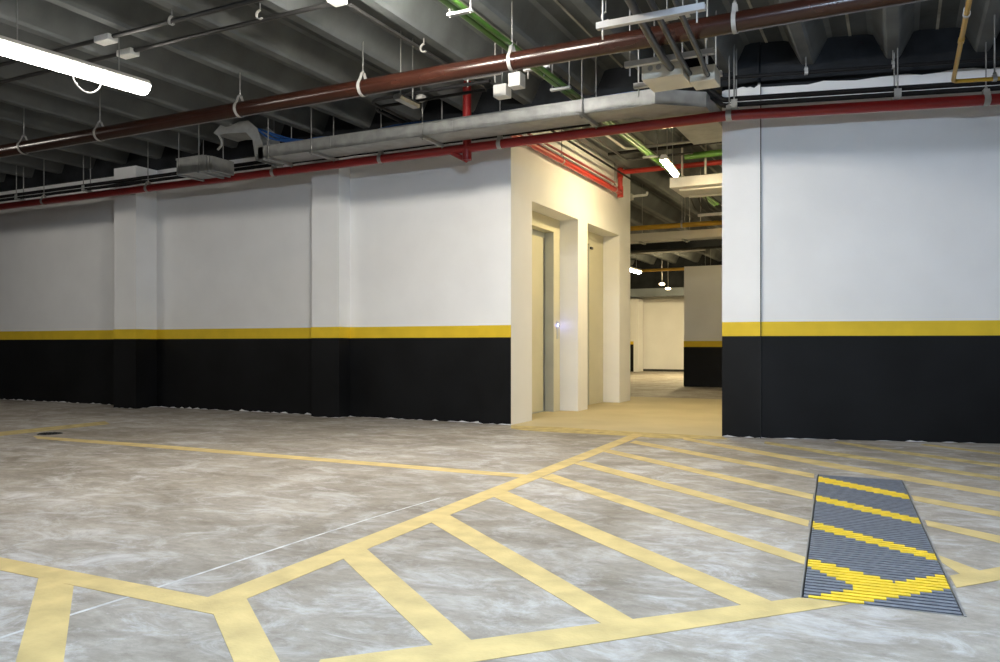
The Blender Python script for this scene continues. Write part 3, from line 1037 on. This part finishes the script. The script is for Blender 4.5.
def strut(label, x0, x1, y, z, group, rods=True, mat=None, h=0.042):
    t = thing('strut_channel', label, 'channel', (x0, y, ZC), group)
    pr = [(-0.021, 0), (0.021, 0), (0.021, h), (0.010, h), (0.010, h - 0.007), (0.014, h - 0.007), (0.014, 0.005), (-0.014, 0.005),
          (-0.014, h - 0.007), (-0.010, h - 0.007), (-0.010, h), (-0.021, h)]
    MB().sweep_profile([(x0, y + a, z + c) for a, c in pr], (x1 - x0, 0, 0)).build('channel', mat or M_CHANNEL, t)
    for xx in (x0 + 0.04, x1 - 0.05):
        MB().tube([(xx, y, z - 0.07), (xx, y, ceil_z(xx) + 0.002)], 0.006, 8).build('rod', M_STRAP, t)
    return t


BXB = 6.28
strut('long white channel in front of the brown pipe, above the cream box', x_at(597, 5.0), x_at(705, 5.0), 5.0, 2.956, gU)
strut('white channel crossing just over the hanging cream box', x_at(625, 6.14), x_at(714, 6.14), 6.14, 3.085, gU)
strut('white channel end showing left of the hanging cream box, upper one', x_at(634, 6.72), x_at(722, 6.72), 6.72, 3.10, gU)
bx0, bx1 = x_at(641.5, BXB), x_at(682.5, BXB)
box = thing('pull_box', 'large cream pull box hanging under the white channels', 'box', ((bx0 + bx1) / 2, BXB + 0.17, 3.0))
MB().box(bx0, BXB, 3.015, bx1, BXB + 0.36, 3.14).build('body', M_CREAM, box, 0.006)
mb = MB()
for fx in (0.22, 0.42):
    cx = bx0 + (bx1 - bx0) * fx
    mb.tube([(cx, BXB - 0.003, 3.10), (cx, BXB + 0.001, 3.10)], 0.022, 14)
mb.build('knockout', M_STRAP, box)
for xx in (bx0 + 0.05, bx1 - 0.05):
    MB().tube([(xx, BXB + 0.2, 3.11), (xx, BXB + 0.2, ZC)], 0.006, 8).build('rod', M_ROD, box)
sx0, sx1 = x_at(691, 6.5), x_at(716, 6.5)
sb = thing('pull_box', 'small cream pull box to the right of the large hanging one', 'box', ((sx0 + sx1) / 2, 6.6, 3.0))
MB().box(sx0, 6.45, 2.995, sx1, 6.68, 3.118).build('body', M_CREAM, sb, 0.006)
MB().tube([((sx0 + sx1) / 2, 6.6, 3.11), ((sx0 + sx1) / 2, 6.6, ZC)], 0.006, 8).build('rod', M_ROD, sb)
gQ = 'dark conduits dropping into the cream boxes'
for lab, u, v, yy, ua, r in (('thick dark conduit entering the front of the large cream box', 671, 68, BXB - 0.004, 650, 0.028),
                             ('dark conduit passing between the two cream boxes', 690, 74, 6.46, 667, 0.021),
                             ('dark conduit entering the front of the small cream box', 708, 75, 6.446, 688, 0.019)):
    q = on_b(u, v, yy)
    a = Vector((x_at(ua, 5.45), 5.45, 3.03))
    dx = (a.x - q.x) / (yy - 5.45)
    pipe('conduit', lab, 'conduit', [(a.x + dx * 4.45, 1.0, 3.03), a, (a.x - dx * 0.45, 5.9, 3.035), (q.x, yy - 0.05, q.z), (q.x, yy, q.z)], r, M_CONDUIT, gQ, 12, 0.1)
gW = 'white plates over the dark conduits'
for lab, u, v, w in (('white plate above the dark conduits, larger one', 667, 17, 0.13), ('white plate above the dark conduits, smaller one at its right', 683, 14, 0.08)):
    q = at_z(u, v, 3.16)
    t = thing('mounting_plate', lab, 'plate', (q.x, q.y, ZC), gW)
    MB().box(q.x - w / 2, q.y - 0.05, 3.150, q.x + w / 2, q.y + 0.05, 3.162).build('plate', M_ENAMEL, t)
    MB().tube([(q.x, q.y, 3.16), (q.x, q.y, ceil_z(q.x) + 0.002)], 0.005, 8).build('rod', M_ROD, t)

# two white boxes and a tube behind the brown pipe
gH = 'white boxes behind the brown pipe'
for lab, u0, u1, v0, v1, yb in (('white box behind the brown pipe, left and lower of two', 493, 506, 85, 95, 6.75), ('white box behind the brown pipe, right and upper of two', 508, 520, 73, 85, 6.6)):
    a, c = on_b(u0, v0, yb), on_b(u1, v1, yb)
    t = thing('junction_box', lab, 'junction box', ((a.x + c.x) / 2, yb, c.z), gH)
    MB().box(a.x, yb, c.z, c.x, yb + 0.12, a.z).build('body', M_ENAMEL, t, 0.006)
    MB().tube([((a.x + c.x) / 2, yb + 0.06, a.z - 0.01), ((a.x + c.x) / 2, yb + 0.06, ceil_z((a.x + c.x) / 2) + 0.002)], 0.006, 8).build('rod', M_ROD, t)
for lab, u0, u1, v, yb in (('white channel behind the brown pipe running left from the boxes', 464, 500, 78, 6.55), ('white channel behind the brown pipe under the green pipes', 524, 549, 69.5, 6.55)):
    a, c = on_b(u0, v, yb), on_b(u1, v - 5, yb)
    strut(lab, a.x, c.x, yb, a.z - 0.02, 'white channels behind the brown pipe')
# a dull grey unlit luminaire and an alarm bell
a = on_b(397, 96, 6.05)
t = thing('unlit_lamp', 'dull grey unlit lamp hanging slantwise behind the brown pipe', 'lamp', (a.x, a.y, ZC))
MB().sweep_profile([(a.x + p, a.y, a.z + q) for p, q in ((-0.045, 0), (-0.03, -0.03), (0.03, -0.03), (0.045, 0), (0.03, 0.025), (-0.03, 0.025))], (0, 0.32, 0)).build('housing', M_ROD, t)
for yy in (a.y + 0.06, a.y + 0.26):
    MB().tube([(a.x, yy, a.z), (a.x, yy, ceil_z(a.x) + 0.002)], 0.006, 8).build('rod', M_ROD, t)
q = on_b(421, 99, 6.9)
t = thing('smoke_detector', 'small round detector hanging above the galvanised duct', 'detector', (q.x, q.y, ZC))
MB().lathe([(0.018, 0.045), (0.05, 0.03), (0.055, 0.0), (0.035, -0.025)][::-1], q, 16).build('head', M_STRAP, t)
MB().tube([q + Vector((0, 0, 0.04)), (q.x, q.y, ceil_z(q.x) + 0.002)], 0.006, 8).build('rod', M_ROD, t)
# black conduits behind the brown pipe
gX = 'black conduits behind the brown pipe'
for i, (lab, u0, v0, u1, v1, yb) in enumerate((('upper black conduit behind the brown pipe above the duct', 368, 101, 490, 86, 6.4),
                                               ('lower black conduit behind the brown pipe above the duct', 372, 108, 486, 94, 6.6))):
    a, c = on_b(u0, v0, yb), on_b(u1, v1, yb)
    pipe('conduit', lab, 'conduit', [(a.x - 0.0, yb + 0.75, a.z - 0.01), (a.x, yb, a.z), (c.x, yb, a.z)], 0.016, M_PIPEBLACK, gX, 10, 0.15)

# ------------------------------------------------------------------ inside the corridor
HX = PX + 0.10
gz = 3.15
fp2 = thing('fire_pipe', 'bright red fire pipe along the corridor wall, rising and crossing the corridor', 'pipe', (HX, 11.45, gz))
MB().tube(fillet([(HX, 7.70, gz), (HX, 11.45, gz), (HX, 11.45, 3.45), (RX0 + -0.05, 11.45, 3.45)], 0.07), 0.037, 16).build('pipe_run', M_CORAL, fp2)
MB().tube([(HX, 11.45, gz - 0.07), (HX, 11.45, gz + 0.09)], 0.045, 16).build('elbow', M_CORAL, fp2)
MB().tube([(HX, 11.45, 3.36), (HX, 11.45, 3.51)], 0.045, 16).build('elbow', M_CORAL, fp2)
pipe('conduit', 'thin dark red conduit along the corridor wall above the red pipe', 'conduit', [(HX + 0.0, 7.7, 3.25), (HX + 0.0, 11.2, 3.25)], 0.015, M_RED, None, 10)
pipe('conduit', 'thin black conduit along the corridor wall above the red pipe', 'conduit', [(HX + 0.14, 7.7, 3.35), (HX + 0.14, 11.6, 3.35)], 0.014, M_PIPEBLACK, None, 10)
gY = 'clips on the corridor wall pipes'
for y, lab in ((9.15, 'clip holding the corridor wall pipe above the first lift door'), (11.2, 'clip holding the corridor wall pipe by the far corner')):
    hanger(lab, (HX, y, gz), 0.037, (0, 1, 0), gY, width=0.03)
gZ = 'pale conduits under the corridor ceiling'
for lab, x, z, y0, y1 in (('left pale conduit under the corridor ceiling', -3.35, 3.42, 7.9, 10.6), ('right pale conduit under the corridor ceiling', -3.18, 3.42, 7.9, 10.0)):
    pipe('conduit', lab, 'conduit', [(x, y0, z), (x, y1, z), (x + 0.9, y1, z)], 0.016, M_CONDUIT if y1 > 10.2 else M_STRAP, gZ, 10, 0.1)
pipe('conduit', 'black conduit crossing the corridor ceiling before the lit lamp', 'conduit', [(-3.5, 10.25, 3.44), (RX0 - 0.05, 10.25, 3.44)], 0.022, M_PIPEBLACK, None, 10)
pipe('conduit', 'green pipe crossing the corridor behind the lit lamp', 'conduit', [(-2.6, 10.8, 3.43), (RX0 - 0.05, 10.8, 3.43)], 0.045, M_GREEN, None, 12)
bxx = (-2.86, -2.12)
tb = thing('pull_box', 'wide grey box hanging beside the corridor lamp', 'box', (-2.5, 11.3, 3.06))
MB().box(bxx[0], 10.98, 3.06, bxx[1], 11.8, 3.20).build('body', M_CHANNEL, tb, 0.008)
for xx in (bxx[0] + 0.18, bxx[0] + 0.50):
    MB().box(xx - 0.012, 10.95, 3.20, xx + 0.012, 10.975, 3.62).build('strap', M_STRAP, tb)
    MB().box(xx - 0.012, 10.95, 3.6, xx + 0.012, 10.975, ZC).build('rod', M_ROD, tb)
for k, dy in enumerate((0.15, 0.7)):
    MB().box(bxx[0] + 0.1, 10.98 + dy, 3.035, bxx[1] + 0.1, 11.03 + dy, 3.059).build('rail', M_ENAMEL, tb)
q = on_b(641, 195.5, 12.35)
wl = thing('conduit_stub', 'short white conduit stub at the far corridor corner below the red pipe', 'conduit', q)
MB().tube(fillet([(PX - 0.02, 12.35, q.z - 0.02), (PX + 0.05, 12.35, q.z), (q.x + 0.10, 12.35, q.z), (q.x + 0.10, 12.35, q.z + 0.05)], 0.03), 0.02, 10).build('stub', M_ENAMEL, wl)
MB().box(PX - 0.06, 12.27, q.z - 0.06, PX + 0.02, 12.39, q.z + 0.03).build('bracket', M_STRAP, wl)
strut('white channel with cables behind the grey corridor box', x_at(698, 12.6), x_at(735, 12.6), 12.6, on_b(708, 216, 12.6).z, None)
gv = 'cables running back from the corridor box'
zz = on_b(708, 216, 12.6).z + 0.055
for i, lab in enumerate(('leftmost dark cable over the channel behind the corridor box', 'middle dark cable over the channel behind the corridor box', 'rightmost dark cable over the channel behind the corridor box')):
    xx = x_at(701 + 7 * i, 12.6)
    pipe('cable', lab, 'cable', [(xx, 11.81, 3.11), (xx, 12.2, zz), (xx, 15.5, zz)], 0.012, M_CONDUIT, gv, 8, 0.1)

# services crossing beyond the corridor
yz = on_b(670, 226, 13.5).z
pipe('gas_pipe', 'yellow pipe crossing beyond the corridor above the white tray', 'pipe', [(-8.0, 13.5, yz), (-0.8, 13.5, yz)], 0.042, M_YPIPE, None, 14)
hanger('steel clamp on the yellow pipe beyond the corridor', (x_at(682, 13.5), 13.5, yz), 0.042, (1, 0, 0), None)
tz1, tz0 = on_b(670, 231.5, 13.7).z, on_b(670, 239.5, 13.7).z
ty = thing('cable_tray', 'white cable tray crossing beyond the corridor under the yellow pipe', 'tray', (-3, 13.7, tz0))
MB().sweep_profile([(-8.0, 13.70, tz0), (-8.0, 13.98, tz0), (-8.0, 13.98, tz1), (-8.0, 13.97, tz1), (-8.0, 13.97, tz0 + 0.01), (-8.0, 13.71, tz0 + 0.01), (-8.0, 13.71, tz1), (-8.0, 13.70, tz1)], (7.2, 0, 0)).build('channel', M_ENAMEL, ty)
for xx in (x_at(640, 13.7), x_at(683, 13.7)):
    MB().tube([(xx, 13.84, tz0 + 0.005), (xx, 13.84, ZC)], 0.007, 8).build('rod', M_ROD, ty)
    MB().box(xx - 0.02, 13.68, tz0 - 0.03, xx + 0.02, 14.0, tz0 - 0.0005).build('bracket', M_GALV, ty)
dz1, dz0 = on_b(670, 242, 14.3).z, on_b(670, 249, 14.3).z
du = thing('air_duct', 'dark duct crossing beyond the corridor behind the white tray', 'duct', (-3, 14.3, dz0))
MB().box(-8.0, 14.3, dz0, -0.8, 14.6, dz1).build('casing', M_BEAM, du, 0.01)
for xx in (-4.6, -3.4):
    MB().tube([(xx, 14.45, dz1), (xx, 14.45, ZC)], 0.008, 8).build('rod', M_ROD, du)
ds1, ds0 = on_b(655, 288.5, 25.6).z, on_b(655, 296.5, 25.6).z
du = thing('air_duct', 'blue-grey duct along the top of the far wall', 'duct', (-7, 25.6, ds0))
MB().box(-13.0, 25.45, ds0, -3.0, 25.95, ds1).build('casing', M_BLUEGREY, du, 0.01)
gS = 'small round lamps over the far wall'
for lab, u, v, yy in (('small glowing lamp near the far wall, left one of two', 662, 284, 23.0), ('small glowing lamp near the far wall, right one of two', 668, 288.5, 24.5)):
    q = on_b(u, v, yy)
    t = thing('ceiling_lamp', lab, 'lamp', (q.x, q.y, ZC), gS)
    MB().lathe([(0.04, -0.04), (0.08, -0.02), (0.085, 0.015), (0.04, 0.035)], q, 16).build('globe', M_GLOBE, t)
    MB().tube([q + Vector((0, 0, 0.03)), (q.x, q.y, ceil_z(q.x) + 0.002)], 0.008, 8).build('rod', M_ROD, t)
gR = 'pipes crossing the ceiling near the far wall'
for lab, yy, zz, r, mt in (('yellow pipe under the ceiling near the far wall', 22.0, 2.98, 0.04, M_YPIPE), ('pale pipe under the ceiling before the far lamps', 19.5, 3.2, 0.04, M_STRAP)):
    pipe('pipe', lab, 'pipe', [(-13, yy, zz), (-4.2, yy, zz)], r, mt, None, 12)
    hanger('steel clamp on the ' + lab, (-6.9, yy, zz), r, (1, 0, 0), None)
